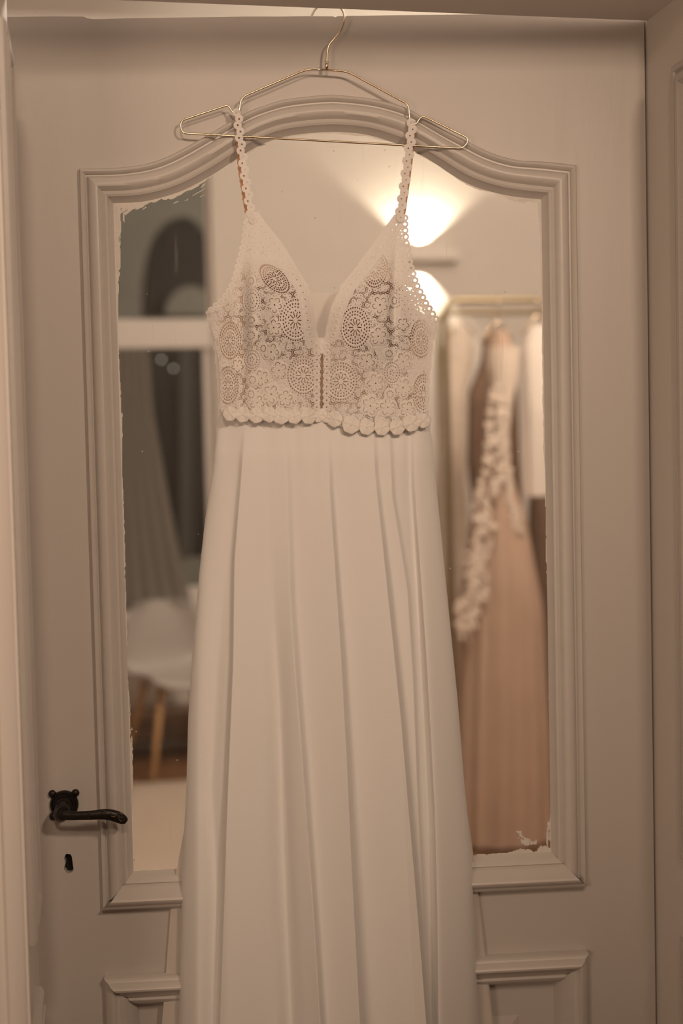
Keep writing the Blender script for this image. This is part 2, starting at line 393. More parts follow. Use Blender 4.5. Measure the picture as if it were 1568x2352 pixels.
MB().tube([(-.17, -.16, .2), (.17, .16, .2)], .005, 8).build('brace', M['bronze'], ch); MB().tube([(-.17, .16, .2), (.17, -.16, .2)], .005, 8).build('brace', M['bronze'], ch)
# low wooden bench under the window
a = on_y(200, 1690, YFAR-.05); b = on_y(560, 1610, YFAR-.05)
bn = empty('wooden_bench', ((a[0]+b[0])/2, YFAR-.16, 0), 0, 'low brown wooden bench under the window behind the chair', 'bench')
hw = (b[0]-a[0])/2
bevel(MB().box((-hw, -.12, b[2]-.035), (hw, .12, b[2])).build('bench_top', M['cabwood'], bn))
bevel(MB().box((-hw+.02, -.10, a[2]+.01), (hw-.02, -.08, b[2]-.035)).build('apron', M['cabwood'], bn))
for s in (-1, 1): MB().box((s*(hw-.05)-.025, -.1, 0), (s*(hw-.05)+.025, .1, b[2]-.035)).build('bench_leg', M['cabwood'], bn)

# wall sconce
ca, cb = far(878, 602, YFAR), far(1044, 579, YFAR)
sx, sz = (ca[0]+cb[0])/2, (ca[2]+cb[2])/2
shw, shh = (cb[0]-ca[0])/2, (cb[2]-ca[2])/2
sc_ = empty('wall_sconce', (sx, YFAR, sz), 0, 'glowing up-and-down wall sconce above the clothes rack', 'wall lamp')
bevel(MB().box((-shw, -.11, -shh), (shw, -.0, -shh+.008)).box((-shw, -.11, shh-.008), (shw, 0, shh)).box((-shw, -.115, -shh), (shw, -.107, shh)).box((-shw, -.11, -shh), (-shw+.006, 0, shh)).box((shw-.006, -.11, -shh), (shw, 0, shh)).build('housing', M['sconce'], sc_), .002)
for s in (-1, 1):
    MB().lathe([(.028, 0), (.028, .006)], (0, -.055, s*(shh-.016)-.003), 'z', 20).build('diffuser', M['bulb'], sc_)
    o = light('sconce_beam', 'SPOT', (sx, YFAR-.055, sz+s*(shh+.012)), 32 if s > 0 else 26, (1, .84, .64), shadow_soft_size=.004, spot_size=R(112 if s > 0 else 92), spot_blend=.35)
    o.rotation_euler = (0 if s < 0 else math.pi, 0, 0)

# ------------------------------------------------------------------ clothes rack
YR = 3.35
def rack(px0, px1, py, Y, label):
    a = on_y(px0, py, Y); b = on_y(px1, py-6, Y); base = Vector((a[0], Y, 0))
    o = empty('clothes_rack', base, 0, label, 'clothes rack', 'gold clothes racks')
    L_, Z = b[0]-a[0], a[2]
    p = round_poly([(0, 0, .03), (0, 0, Z), (L_, 0, Z), (L_, 0, .03)], .06, 8)
    MB().tube(p, .012, 12).build('rail_frame', M['rackgold'], o, True)
    for x in (0, L_):
        MB().tube([(x, -.2, .02), (x, .2, .02)], .013, 10).build('foot', M['rackgold'], o, True)
    return o, a, Z
r1, ra, RZ = rack(1022, 1560, 690, YR, 'front gold tube clothes rack carrying gowns, seen through the glass')
r2, rb, RZ2 = rack(1005, 1545, 718, YR+.62, 'rear gold tube clothes rack standing behind the first')

def gown(name, pxs, Y, m, label, cat='dress', folds=14, thick=.09, seed=0, hanger=True, amp=.10, rail=(0, 0)):
    """pxs: rows (py, left px, right px); a closed folded body of cloth"""
    st = np.array(pxs, float); r_ = np.random.RandomState(seed)
    top = on_y((st[0, 1]+st[0, 2])/2, st[0, 0], Y)
    bot = on_y((st[-1, 1]+st[-1, 2])/2, st[-1, 0], Y)
    g = empty(name, (top[0], Y, max(bot[2], 0.005)), 0, label, cat)
    inv = Matrix.Translation(-Vector(g.location)); rows = []; n = 96
    ys = np.linspace(st[0, 0], st[-1, 0], 60)
    ph = r_.rand(4)*6
    for i, py in enumerate(ys):
        l = on_y(np.interp(py, st[:, 0], st[:, 1]), py, Y); rt = on_y(np.interp(py, st[:, 0], st[:, 2]), py, Y)
        c = (l+rt)/2; hw = (rt[0]-l[0])/2; t = i/59; row = []
        for k in range(n):
            th = 2*math.pi*k/n
            wv = 1+amp*t*(math.sin(folds*th+ph[0])+.6*math.sin((folds*1.7)*th+ph[1]+2*t))*.6
            dp = (thick*(.45+.55*min(1, t*2)))
            row.append((c[0]+hw*math.cos(th)*(1 if abs(math.cos(th)) > .9 else 1)*min(wv, 1.05), Y+dp*math.sin(th)*wv*1.1, c[2]))
        row.append(row[0]); rows.append(row)
    o = mk_grid('gown_body', np.array(rows), np.ones((59, n), bool), m, g); o.matrix_parent_inverse = inv
    if hanger:
        zt = rail[1]-.012; YRR = rail[0]; x = top[0]; z = top[2]; hw = (on_y(st[1, 2], st[1, 0], Y)[0]-on_y(st[1, 1], st[1, 0], Y)[0])/2*.9
        p = spline([(x-hw, Y, z-.03), (x-hw*.4, Y, z+.015), (x, Y, z+.035), (x+hw*.4, Y, z+.015), (x+hw, Y, z-.03)], 5)
        hb = MB().tube(p, .006, 8)
        hb.tube(spline([(x, Y, z+.03), (x, YRR, zt-.03), (x, YRR-.018, zt+.0), (x, YRR, zt+.03), (x, YRR+.018, zt+.006)], 5), .003, 8)
        ho = hb.build('hanger', M['gold'], g, True); ho.matrix_parent_inverse = inv
    return g, inv
YQ = YR+.62
gown('bridal_gown', [(757, 1040, 1075), (800, 1012, 1090), (900, 1008, 1070), (1100, 1004, 1068), (1400, 985, 1082), (1700, 970, 1078), (1850, 965, 1076)], YQ, M['lacegown'], 'ivory lace gown nearest the rack upright', seed=1, rail=(YQ, RZ2))
g2, inv2 = gown('blush_gown', [(762, 1125, 1160), (815, 1112, 1182), (900, 1120, 1168), (1010, 1114, 1158), (1100, 1100, 1172), (1200, 1082, 1205), (1400, 1060, 1240), (1700, 1050, 1256), (1925, 1045, 1262)], YR, M['blush'], 'blush tulle gown with white lace trailing down its skirt', seed=2, thick=.13, rail=(YR, RZ))
gown('brown_gown', [(770, 1110, 1150), (830, 1104, 1165), (900, 1076, 1188), (1060, 1074, 1192), (1150, 1085, 1196), (1300, 1096, 1200), (1850, 1094, 1206)], YQ, M['brown_gown'], 'dark brown gown hanging behind the blush one', seed=3, thick=.08, rail=(YQ, RZ2))
gown('white_jacket', [(748, 1216, 1250), (800, 1202, 1275), (950, 1200, 1285), (1138, 1202, 1295)], YR, M['white_gown'], 'short white jacket at the right end of the rack', cat='jacket', seed=5, thick=.06, folds=8, rail=(YR, RZ))
gown('long_gown', [(770, 1250, 1290), (820, 1225, 1310), (1200, 1216, 1330), (1850, 1216, 1380)], YQ, M['brown_gown'], 'long brown gown behind the short white jacket', seed=6, thick=.1, rail=(YQ, RZ2))
rows = []
for py in np.linspace(800, 1030, 24):
    l = np.interp(py, [800, 850, 930, 1000, 1030], [1112, 1112, 1120, 1116, 1112]); r_ = np.interp(py, [800, 850, 930, 1000, 1030], [1184, 1180, 1164, 1156, 1160]); row = []
    for k in range(33):
        th = math.pi*k/32; c_ = on_y((l+r_)/2-(r_-l)/2*math.cos(th)*1.04, py, YR); row.append((c_[0], YR-.02-.105*math.sin(th)-.006*math.sin(k*1.9), c_[2]))
    rows.append(row)
o = mk_grid('gown_bodice', np.array(rows), np.ones((23, 32), bool), M['lacegown'], g2); o.matrix_parent_inverse = inv2
# lace trail on the blush gown
tr = spline([(1150, 900), (1138, 1000), (1132, 1090), (1110, 1160), (1116, 1230), (1092, 1300), (1100, 1350), (1075, 1400), (1070, 1455)], 10); mb = MB()
for i, (x, y) in enumerate(tr):
    for k in range(3):
        c = on_y(x+random.uniform(-24, 20), y+random.uniform(-16, 16), YR-.135); mb.ball(c, random.uniform(.006, .016), 6, (1, .3, 1))
tr2 = spline([(1150, 1010), (1165, 1080), (1175, 1150), (1190, 1220)], 8)
for x, y in tr2:
    c = on_y(x+random.uniform(-6, 6), y, YR-.12); mb.ball(c, .014, 6, (1, .4, 1))
o = mb.build('lace_trail', M['trail'], g2, True); o.matrix_parent_inverse = inv2

# ------------------------------------------------------------------ the door
door = empty('door_1', (0, 0, 0), -AJAR, 'white panelled door with arched glass pane, slightly ajar', None, None, 'structure')
UL, UR, VT, VB, VL = -.7838, -.1010, 1.9489, .9338, .8378
GL, GR, GT, GB = -.7403, -.1488, 1.9039, .9809
W = .88; TH = .042
outer_px = [(183, 395), (262, 388), (330, 380), (385, 362), (450, 328), (530, 281), (575, 257), (610, 244), (650, 232), (700, 225), (750, 221), (784, 222), (859, 231), (929, 250), (974, 275), (1024, 304), (1074, 329), (1124, 353), (1184, 370), (1250, 374), (1320, 376)]
inner_px = [(262, 468), (330, 462), (400, 444), (450, 422), (500, 393), (540, 366), (590, 336), (640, 316), (700, 306), (770, 302), (840, 308), (900, 325), (950, 345), (1000, 375), (1050, 408), (1100, 431), (1170, 449), (1238, 455)]
oc = P(*np.array(outer_px).T, 0.0)[:, [0, 2]]; ic = P(*np.array(inner_px).T, 0.0)[:, [0, 2]]
oc[0] = (UL, VT); oc[-1] = (UR, VT); ic[0] = (GL, GT); ic[-1] = (GR, GT)
NA = 90
def smoothline(c): return resample(spline(np.c_[c], 6), n=NA)
oc, ic = smoothline(oc), smoothline(ic)
PROF = [(0, 0), (0, .007), (.04, .011), (.10, .012), (.16, .010), (.19, .0055), (.23, .0055), (.27, .0115), (.36, .0155), (.46, .0175), (.56, .0165), (.64, .012), (.68, .0085), (.72, .0095), (.78, .0110), (.84, .0095), (.88, .005), (.94, .001), (1, -.003)]
PROFB = [(0, 0), (0, .016), (.05, .019), (.12, .020), (.20, .0265), (.30, .0285), (.36, .0275), (.42, .022), (.62, .014), (.66, .0105), (.70, .0105), (.74, .013), (.86, .009), (.90, .005), (1, -.003)]
def mould(name, A, B, prof, parent, m=None, label=None):
    n = len(A); v = []
    for t, h in prof:
        for k in range(n): v.append((A[k][0]*(1-t)+B[k][0]*t, -h, A[k][1]*(1-t)+B[k][1]*t))
    f = [(i*n+k, i*n+k+1, (i+1)*n+k+1, (i+1)*n+k) for i in range(len(prof)-1) for k in range(n-1)]
    o = mk(name, v, f, m or M['paint_m'], parent); autosmooth(o, 38)
    if label: o['label'] = label
    return o
line = lambda a, b, n=2: [(a[0]+(b[0]-a[0])*k/(n-1), a[1]+(b[1]-a[1])*k/(n-1)) for k in range(n)]
mould('arched_moulding', oc, ic, PROF, door)
mould('side_moulding', line((UL, VB), (UL, VT)), line((GL, GB), (GL, GT)), PROF, door)
mould('side_moulding', line((UR, VT), (UR, VB)), line((GR, GT), (GR, GB)), PROF, door)
mould('bottom_moulding', line((UR, VB), (UL, VB)), line((GR, GB), (GL, GB)), PROFB, door)
# lower panel
VLB = .26; mw = .046
PROFL = [(0, 0), (0, .010), (.06, .014), (.2, .020), (.3, .021), (.36, .016), (.45, .014), (.6, .016), (.78, .006), (.9, -.004), (1, -.016)]
lo = [(UL, VL), (UR, VL), (UR, VLB), (UL, VLB)]; li = [(UL+mw, VL-mw), (UR-mw, VL-mw), (UR-mw, VLB+mw), (UL+mw, VLB+mw)]
for k in range(4):
    mould(('bottom_moulding', 'side_moulding')[k % 2], line(lo[k], lo[(k+1) % 4]), line(li[k], li[(k+1) % 4]), PROFB if k == 0 else PROFL, door)
o = MB().box((UL+.02, .014, VLB+.02), (UR-.02, .026, VL-.02)).build('lower_panel', M['paint'], door)
fi = .05
pr = [(0, 0), (.035, .006)]
frame = [(UL+mw+fi, VL-mw-fi), (UR-mw-fi, VL-mw-fi), (UR-mw-fi, VLB+mw+fi), (UL+mw+fi, VLB+mw+fi)]
v = [(u, .0139, z) for u, z in frame]+[(u+(.02 if u < -.45 else -.02), .008, z+(-.02 if z > .55 else .02)) for u, z in frame]
mk('raised_field', v, [(0, 1, 5, 4), (1, 2, 6, 5), (2, 3, 7, 6), (3, 0, 4, 7), (4, 5, 6, 7)], M['paint'], door)
# leaf: slab with openings for glass, panel and keyhole, old uneven top edge
top_px = [(-15, 40), (12, 39), (120, 37.5), (192, 38), (200, 42), (215, 44), (300, 42), (400, 40.5), (560, 38), (650, 38), (700, 37), (765, 37.5), (769, 40), (775, 37), (900, 35), (1000, 34), (1120, 33), (1200, 35), (1300, 38), (1400, 43), (1480, 45.5)]
tp = P(*np.array(top_px).T, 0.0)[:, [0, 2]]
outl = [(-W, .012), (0, .012)]+[tuple(q) for q in tp[::-1]]
outl[2] = (0, tp[-1][1]); outl[-1] = (-W, tp[0][1])
tmid = .7
glass_hole = [tuple(oc[k]*(1-tmid)+ic[k]*tmid) for k in range(0, NA, 2)]+[tuple(oc[-1]*(1-tmid)+ic[-1]*tmid)]
c = lambda a, b: (a[0]*(1-tmid)+b[0]*tmid, a[1]*(1-tmid)+b[1]*tmid)
glass_hole += [c((UR, VB), (GR, GB)), c((UL, VB), (GL, GB))]
pan_hole = [(UL+.03, VL-.03), (UR-.03, VL-.03), (UR-.03, VLB+.03), (UL+.03, VLB+.03)]
kp = []
for t in np.linspace(-20, 200, 12): kp.append((156.5+9.5*math.cos(R(t)), 1971-9.5*math.sin(R(t))))
kp += [(150.5, 1983)]
for t in np.linspace(160, 380, 12): kp.append((158+10.5*math.cos(R(t)), 1995-10.5*math.sin(R(t))))
kp = [(x+random.uniform(-.8, .8), y+random.uniform(-.8, .8)) for x, y in kp]
keyhole = [tuple(q) for q in P(*np.array(kp).T, 0.0)[:, [0, 2]]]
bm = bmesh.new()
for side_w in (0.0, TH):
    ed = []
    for lp in (outl, glass_hole, pan_hole, keyhole):
        vs = [bm.verts.new((u, side_w, z)) for u, z in lp]
        ed += [bm.edges.new((vs[i], vs[(i+1) % len(vs)])) for i in range(len(vs))]
    bmesh.ops.triangle_fill(bm, use_beauty=True, use_dissolve=False, edges=ed, normal=(0, -1, 0))
bm.verts.ensure_lookup_table(); nv = len(bm.verts)//2; k0 = 0
for lp in (outl, glass_hole, pan_hole, keyhole):
    n = len(lp)
    for i in range(n):
        a, b = k0+i, k0+(i+1) % n
        bm.faces.new((bm.verts[a], bm.verts[b], bm.verts[nv+b], bm.verts[nv+a]))
    k0 += n
bmesh.ops.recalc_face_normals(bm, faces=bm.faces)
me = bpy.data.meshes.new('leaf'); bm.to_mesh(me); bm.free(); leaf = bpy.data.objects.new('leaf', me); COL.objects.link(leaf); me.materials.append(M['paint']); leaf.parent = door
kc = np.mean(keyhole, 0)
MB().box((kc[0]-.02, .012, kc[1]-.03), (kc[0]+.02, .02, kc[1]+.03)).build('lock_case', M['black'], door)
# glass pane following the arch
gpts = [(q[0], q[1]) for q in (oc*.12+ic*.88)]+[(GR+.004, GB-.004), (GL-.004, GB-.004)]
n = len(gpts)
v = [(u, .0035, z) for u, z in gpts]+[(u, .0075, z) for u, z in gpts]
mk('glass_pane', v, [tuple(range(n)), tuple(range(2*n-1, n-1, -1))]+[(i, (i+1) % n, n+(i+1) % n, n+i) for i in range(n)], M['glass'], door)
# old paint left on the glass edges: ragged thin film
step = 1.3
gx, gy = np.meshgrid(np.arange(252, 1290, step), np.arange(290, 2016, step))
ytop = np.interp(gx, *np.array(inner_px).T); xl = np.interp(gy, [468, 2003], [262, 303]); xr = np.interp(gy, [455, 1958], [1238, 1272]); yb = np.interp(gx, [303, 1272], [2003, 1958])
dl, dr_, dt, db = gx-xl, xr-gx, gy-ytop, yb-gy
inside = (dl > -8) & (dr_ > -8) & (dt > -8) & (db > -8)
nz1 = vnoise(gx/26, gy/26, 1)*.6+vnoise(gx/9, gy/9, 2)*.3+vnoise(gx/3, gy/3, 3)*.2
nzv = vnoise(gx/2.5, gy/60, 4)*.55+vnoise(gx/1.8, gy/9, 5)*.4+vnoise(gx/40, gy/70, 6)*.35
diag = vnoise((gx+gy)/14, (gx*.55+gy)/2.6, 7)*.6+vnoise((gx+gy)/5, (gx*.55+gy)/2.2, 8)*.3
wt_ = 2+6*np.clip(vnoise(gx/60, gx*0, 9)-.25, 0, 1)+13*np.exp(-((gx-300)/60)**2)+11*np.exp(-((gx-425)/40)**2)+14*np.exp(-((gx-1205)/40)**2)
wl_ = 2+3*vnoise(gx*0, gy/90, 10)+8*np.exp(-((gy-560)/110)**2)+7*np.exp(-((gy-1700)/120)**2)
wr_ = 2+3*vnoise(gx*0, gy/80, 12)+8*np.exp(-((gy-1880)/90)**2)
wb_ = 2+7*np.exp(-((gx-1215)/55)**2)+5*vnoise(gx/30, gx*0, 13)
wcorner = 26*np.exp(-(((gx-275)/35)**2+((gy-490)/60)**2))+26*np.exp(-(((gx-1240)/35)**2+((gy-1930)/40)**2))
ms = inside & ((dt < (wt_+wcorner*.5)*(nz1+diag*.9-.15)) | (dl < (wl_+wcorner*.5)*(nzv*1.3-.15)) | (dr_ < (wr_+wcorner*.5)*(nzv*1.3-.1)) | (db < (wb_+wcorner*.3)*(nz1*1.5-.1)))
sw = (np.abs(gy-(435+(470-gx)*.25)) < 14) & (gx > 395) & (gx < 475) & (diag > .62)     # stray brush marks
hk = (np.abs(np.hypot(gx-1218, (gy-1905)*1.0)-36+10*vnoise(gx/9, gy/9, 21)) < 5) & (gy > 1908) & (gx < 1232) & (nz1 > .42)
ms = ms | (sw & inside) | (hk & inside)
cell = ms[:-1, :-1]
mk_grid('paint_smear', P(gx, gy, np.full_like(gx, .0030)), cell, M['sheetflake'], door, False)
# handle
hc = P(148, 1847, 0.0)
rb_ = MB().lathe([(.0195, 0), (.0195, -.004), (.018, -.006), (.0165, -.006), (.0155, -.0045), (.012, -.0045), (.0115, -.012), (.0095, -.014)], tuple(hc), 'y', 32)
sq = .0172
v = [(hc[0]+a*sq, hc[1]+h, hc[2]+b*sq) for h in (0, -.0035) for a, b in ((-1, -1), (1, -1), (1, 1), (-1, 1))]
rb_.add(v, [(0, 1, 5, 4), (1, 2, 6, 5), (2, 3, 7, 6), (3, 0, 4, 7), (4, 5, 6, 7)])
for a in (-1, 1):
    for b in (-1, 1): rb_.ball((hc[0]+a*.0158, hc[1]-.003, hc[2]+b*.0158), .0054, 8, (1, .8, 1))
ros = rb_.build('door_handle', M['bronze'], door); autosmooth(ros, 40); ros['label'] = 'dark bronze lever handle on a square rosette'
nk = P(146, 1868, -.048)
MB().tube(spline([(hc[0], -.004, hc[2]), (hc[0], -.02, hc[2]-.001), (hc[0]-.001, -.036, hc[2]-.005), (nk[0], -.048, nk[2])], 5), [.0085+.002*math.sin(i*.2) for i in range(16)], 16).build('neck', M['bronze'], ros, True)
lv = [(139, 1869, 8), (147, 1872, 11), (160, 1873.5, 11), (185, 1873.5, 10.5), (210, 1872.5, 11), (235, 1870.5, 12.5), (255, 1872, 13.5), (272, 1877.5, 13.5), (284, 1884, 11), (289.5, 1888, 6.5)]
lp = spline([tuple(P(x, y, -.048-.004*math.sin((x-139)/150*3.1)))+(r_/1725,) for x, y, r_ in lv], 4)
MB().tube([q[:3] for q in lp], [q[3] for q in lp], 16, True, .72).build('lever', M['bronze'], ros, True)
def scroll(cx, cy, r0, r1, t0, t1, w=-.0585):
    return [tuple(P(cx+(r0+(r1-r0)*s)*math.cos(t0+(t1-t0)*s), cy-(r0+(r1-r0)*s)*math.sin(t0+(t1-t0)*s)*.85, w+.0015*s)) for s in np.linspace(0, 1, 16)]
for q in (scroll(277, 1872, 2, 9, 0, 4.4), scroll(258, 1869, 3, 11, 2.6, 5.9), scroll(240, 1866, 2, 7, 0, 4.0), scroll(281, 1881, 4, 9, 5.8, 2.6), scroll(207, 1872, 5, 8, 1.6, 4.4)):
    MB().tube(q, .00075, 6).build('scroll_relief', M['bronze_l'], ros, True)

# ------------------------------------------------------------------ hanger
def dloc(name, label, cat, v):   # an Empty in the door's frame at the foot point v
    p = Matrix.Rotation(-AJAR, 4, 'Z') @ Vector(v)
    o = empty(name, p, -AJAR, label, cat); return o, Matrix.Translation(-Vector(v))
hp = tuple(P(740, 330, -.024))
hang, hinv = dloc('clothes_hanger', 'thin gold wire hanger hooked over the door top', 'hanger', hp)
def hpart(o): o.matrix_parent_inverse = hinv; return o
WZ = -.020
loop = [(707, 158), (553, 224), (549, 258), (543, 271), (533, 256), (524, 241), (413, 278), (417, 306), (1064, 341), (1078, 319), (968, 265), (956, 284), (946, 291), (939, 268), (939, 241), (797, 164), (707, 158)]
lw = [tuple(P(x, y, WZ)) for x, y in loop]
rr = [0, .010, .006, .004, .006, .010, .012, .014, .014, .012, .010, .008, .005, .010, .008, .010, 0]
pts = round_poly([((Vector(lw[0])+Vector(lw[-2]))/2)]+lw[:-1]+[((Vector(lw[0])+Vector(lw[-2]))/2)], [0, .012]+rr[1:-1]+[0], 6)
hpart(MB().tube(pts, .0014, 10).build('wire_frame', M['gold'], hang, True))
hk_px = [(749.5, 160, WZ), (750, 142, WZ), (751.5, 118, WZ), (756, 102, WZ), (768, 88, WZ), (782, 70, WZ), (789, 50, WZ), (790, 36, -.019), (785, 22, -.012), (773, 11, .004), (757, 6, .022), (740, 8, .040), (726, 19, .050), (717, 33, .053), (712, 46, .053)]
hpart(MB().tube(spline([tuple(P(*q)) for q in hk_px], 6), .0014, 10).build('hook', M['gold'], hang, True))
hpart(MB().tube([tuple(P(749.6, 160, WZ)), tuple(P(750, 141, WZ))], .0026, 12).build('collar', M['gold'], hang, True))

# ------------------------------------------------------------------ the dress
dress, dinv = dloc('wedding_dress', 'ivory wedding dress with crochet lace bodice and chiffon skirt hanging on the door', 'dress', tuple(P(740, 3500, -.04)))
def dpart(o, parent=None): o.parent = parent or dress; o.matrix_parent_inverse = dinv if parent is None else Matrix(); return o

# --- skirt
ROW0, ROW1 = 938, 3560
el = np.array([(938, 503), (985, 497), (1080, 487), (1200, 470), (1330, 456), (1520, 440), (1650, 432), (1800, 428), (1900, 423), (2064, 417), (2352, 411), (3560, 380)], float)
er = np.array([(938, 986), (985, 990), (1100, 1000), (1350, 1025), (1600, 1050), (1800, 1066), (1900, 1076), (2000, 1084), (2150, 1090), (2352, 1099), (3560, 1150)], float)
ny, nx = 220, 640
ys = np.linspace(ROW0, ROW1, ny)[:, None]; s = np.linspace(0, 1, nx)[None, :]
s = .5-.5*np.cos(np.pi*s)*(.25)-(.5-s)*.75      # denser at the sides
s = np.clip((s-s.min())/(s.max()-s.min()), 0, 1)
lx = np.interp(ys, *el.T); rx = np.interp(ys, *er.T)
X = lx+(rx-lx)*s; Y_ = np.repeat(ys, nx, 1)
def xl_of(pts): p = np.array(pts, float); return np.interp(ys, p[:, 1], p[:, 0])
t = np.clip((ys-ROW0)/1400, 0, 1.3)
prof = np.sqrt(np.clip(1-(2*s-1)**2, 0, 1))
w = -.014-(.040+.030*t)*prof**.8
def flank(d, wd): return np.clip(1-d/wd, 0, 1)**1.25 if wd > 30 else np.exp(-(d/wd)**1.8)
def ridge(line_, amp, wl, wr):
    dx = X-xl_of(line_); a = np.interp(ys, [p[0] for p in amp], [p[1] for p in amp])
    return a*np.where(dx < 0, flank(np.abs(dx), wl), flank(np.abs(dx), wr))
A = [(960, 560), (1075, 552), (1287, 535), (1517, 532), (1862, 518), (2352, 501), (3560, 455)]; A = [(b, a) for a, b in A]
Bf = [(656, 985), (659, 1115), (665, 1373), (678, 1560), (693, 1747), (716, 2064), (734, 2352), (800, 3560)]
Cf = [(752, 985), (757, 1144), (770, 1330), (783, 1517), (796, 1760), (806, 1977), (826, 2352), (890, 3560)]
Df = [(856, 985), (860, 1086), (880, 1270), (900, 1460), (920, 1650), (935, 1833), (958, 2100), (978, 2352), (1065, 3560)]
Ef = [(893, 985), (900, 1144), (920, 1260), (935, 1356), (948, 1560), (958, 1833), (972, 2100), (985, 2352), (1060, 3560)]
Ff = [(940, 985), (943, 1115), (956, 1310), (970, 1517), (980, 1690), (989, 1862), (995, 2100), (998, 2352), (1020, 3560)]
Gf = [(545, 985), (520, 1287), (500, 1517), (484, 1805), (498, 2064), (496, 2352), (450, 3560)]
Gl = [(627, 985), (627, 1373), (642, 1632), (649, 1920), (668, 2352), (720, 3560)]
w = w-ridge([(a+4, b) for a, b in A], [(980, .000), (1080, .006), (1500, .013), (2352, .022)], 6, 120)
w = w-ridge(Bf, [(1000, .000), (1115, .005), (1500, .012), (2352, .022)], 45, 10)
w = w-ridge(Cf, [(980, .000), (1144, .009), (1500, .020), (2352, .030)], 95, 7)
w = w-ridge(Df, [(980, .003), (1144, .010), (1500, .022), (2352, .034)], 115, 7)
w = w-ridge(Ef, [(980, .002), (1144, .006), (1500, .007), (2352, .006)], 32, 6)
w = w-ridge([(a+10, b) for a, b in Ff], [(980, .002), (1115, .007), (1500, .017), (2352, .026)], 7, 95)
w = w+ridge(Gl, [(1200, .0), (1500, .007), (1900, .015), (2352, .020)], 24, 18)
w = w+ridge(Ff, [(980, .002), (1300, .005), (1500, .006), (2352, .006)], 12, 10)
w = w+ridge(Gf, [(980, .0), (1300, .003), (1700, .009), (2352, .013)], 26, 20)
w = w-ridge([(470, 985), (455, 1300), (455, 1700), (455, 2352), (420, 3560)], [(980, .0), (1300, .004), (2352, .012)], 24, 30)
# gathers under the waist
gt = np.exp(-((ys-950)/120)**2)
w = w-.0016*gt*(np.sin((X-500)/490*2*np.pi*9+2.2*np.sin(X/60))+.6*np.sin(X/11+np.sin(X/37)*2))
w = w+.0012*vnoise(X/34, Y_/300, 31)-.0006
w = w+.0105*np.clip((1040-ys)/60, 0, 1)**.7
w = np.minimum(w, -.012)
front = P(X, Y_, w)
bk = P(X, Y_, np.full_like(X, -.006)); bk = bk[:, ::-1]
sk = np.concatenate([front, bk[:, 1:-1] if False else bk], 1); sk = np.concatenate([sk, sk[:, :1]], 1)
dpart(mk_grid('skirt', sk, np.ones((ny-1, sk.shape[1]-1), bool), M['chiffon']))
# underskirt, wider below
eul = np.array([(1500, 450), (1800, 432), (1900, 424), (1977, 409), (2064, 394), (2352, 372), (3560, 320)], float)
eur = np.array([(1500, 1035), (1800, 1062), (1920, 1081), (2121, 1107), (2352, 1133), (3560, 1230)], float)
ys = np.linspace(1500, 3600, 90)[:, None]; s = np.linspace(0, 1, 120)[None, :]
X = np.interp(ys, *eul.T)+(np.interp(ys, *eur.T)-np.interp(ys, *eul.T))*s
Y_ = np.repeat(ys, 120, 1); w = -.0075-.0045*np.sqrt(np.clip(1-(2*s-1)**2, 0, 1))*(1+.2*np.sin(s*60))+0*X
f1 = P(X, Y_, w); b1 = P(X, Y_, np.full_like(X, -.003))[:, ::-1]; us = np.concatenate([f1, b1, f1[:, :1]], 1)
dpart(mk_grid('underskirt', us, np.ones((89, us.shape[1]-1), bool), M['under']))

# --- bodice surface
def bod_w(x, y):
    c = np.clip((x-742)/272, -1, 1)
    w = -.014-.040*np.sqrt(np.clip(1-c*c, 0, 1))
    w = w-.030*np.exp(-(((x-650)/70)**2+((y-735)/95)**2))-.030*np.exp(-(((x-852)/68)**2+((y-745)/95)**2))
    w = w+.012*np.exp(-((x-738)/26)**2)*np.clip((y-640)/120, 0, 1)
    w = w+.007*np.exp(-((x-(556+(y-700)*.0))/13)**2)*np.exp(-((y-790)/170)**2)
    w = w+.010*np.exp(-((x-(908-(y-600)*.03))/9)**2)*np.exp(-((y-700)/110)**2)
    w = w-.004*np.exp(-((x-580)/12)**2)*np.exp(-((y-720)/130)**2)
    up = np.clip((640-y)/150, 0, 1)
    return w*(1-up*.45)-up*.006
Lp = [(567, 492), (562, 520), (561, 549), (551, 591), (541, 629), (528, 664), (510, 688), (497, 700), (484, 712), (482, 735), (490, 771), (501, 824), (506, 882), (505, 935), (512, 958), (600, 962), (735, 962), (735, 937), (736, 870), (738, 809), (731, 778), (723, 740), (715, 679), (708, 656), (677, 606), (647, 557), (612, 514), (592, 486)]
Rp = [(905, 492), (861, 553), (815, 614), (781, 656), (758, 710), (746, 763), (741, 809), (740, 870), (740, 937), (742, 965), (800, 985), (870, 990), (983, 975), (985, 901), (985, 847), (991, 805), (1001, 755), (1001, 735), (976, 694), (955, 652), (941, 606), (934, 568), (930, 530), (926, 490)]
def inpoly(poly, x, y):
    p = np.array(poly, float); r_ = np.zeros(x.shape, bool); j = len(p)-1
    for i in range(len(p)):
        cnd = ((p[i, 1] > y) != (p[j, 1] > y)) & (x < (p[j, 0]-p[i, 0])*(y-p[i, 1])/(p[j, 1]-p[i, 1]+1e-9)+p[i, 0])
        r_ ^= cnd; j = i
    return r_
ST = .72
gxs = np.arange(466, 1016, ST); gys = np.arange(476, 1000, ST)
GX, GY = np.meshgrid(gxs, gys)
inL, inR = inpoly(Lp, GX, GY), inpoly(Rp, GX, GY); inB = inL | inR
solid = np.zeros(GX.shape, bool); hgt = np.zeros(GX.shape); own = np.zeros(GX.shape, int)
def win_(cx, cy, r_):
    i0, i1 = np.searchsorted(gys, [cy-r_, cy+r_]); j0, j1 = np.searchsorted(gxs, [cx-r_, cx+r_]); return slice(i0, i1), slice(j0, j1)
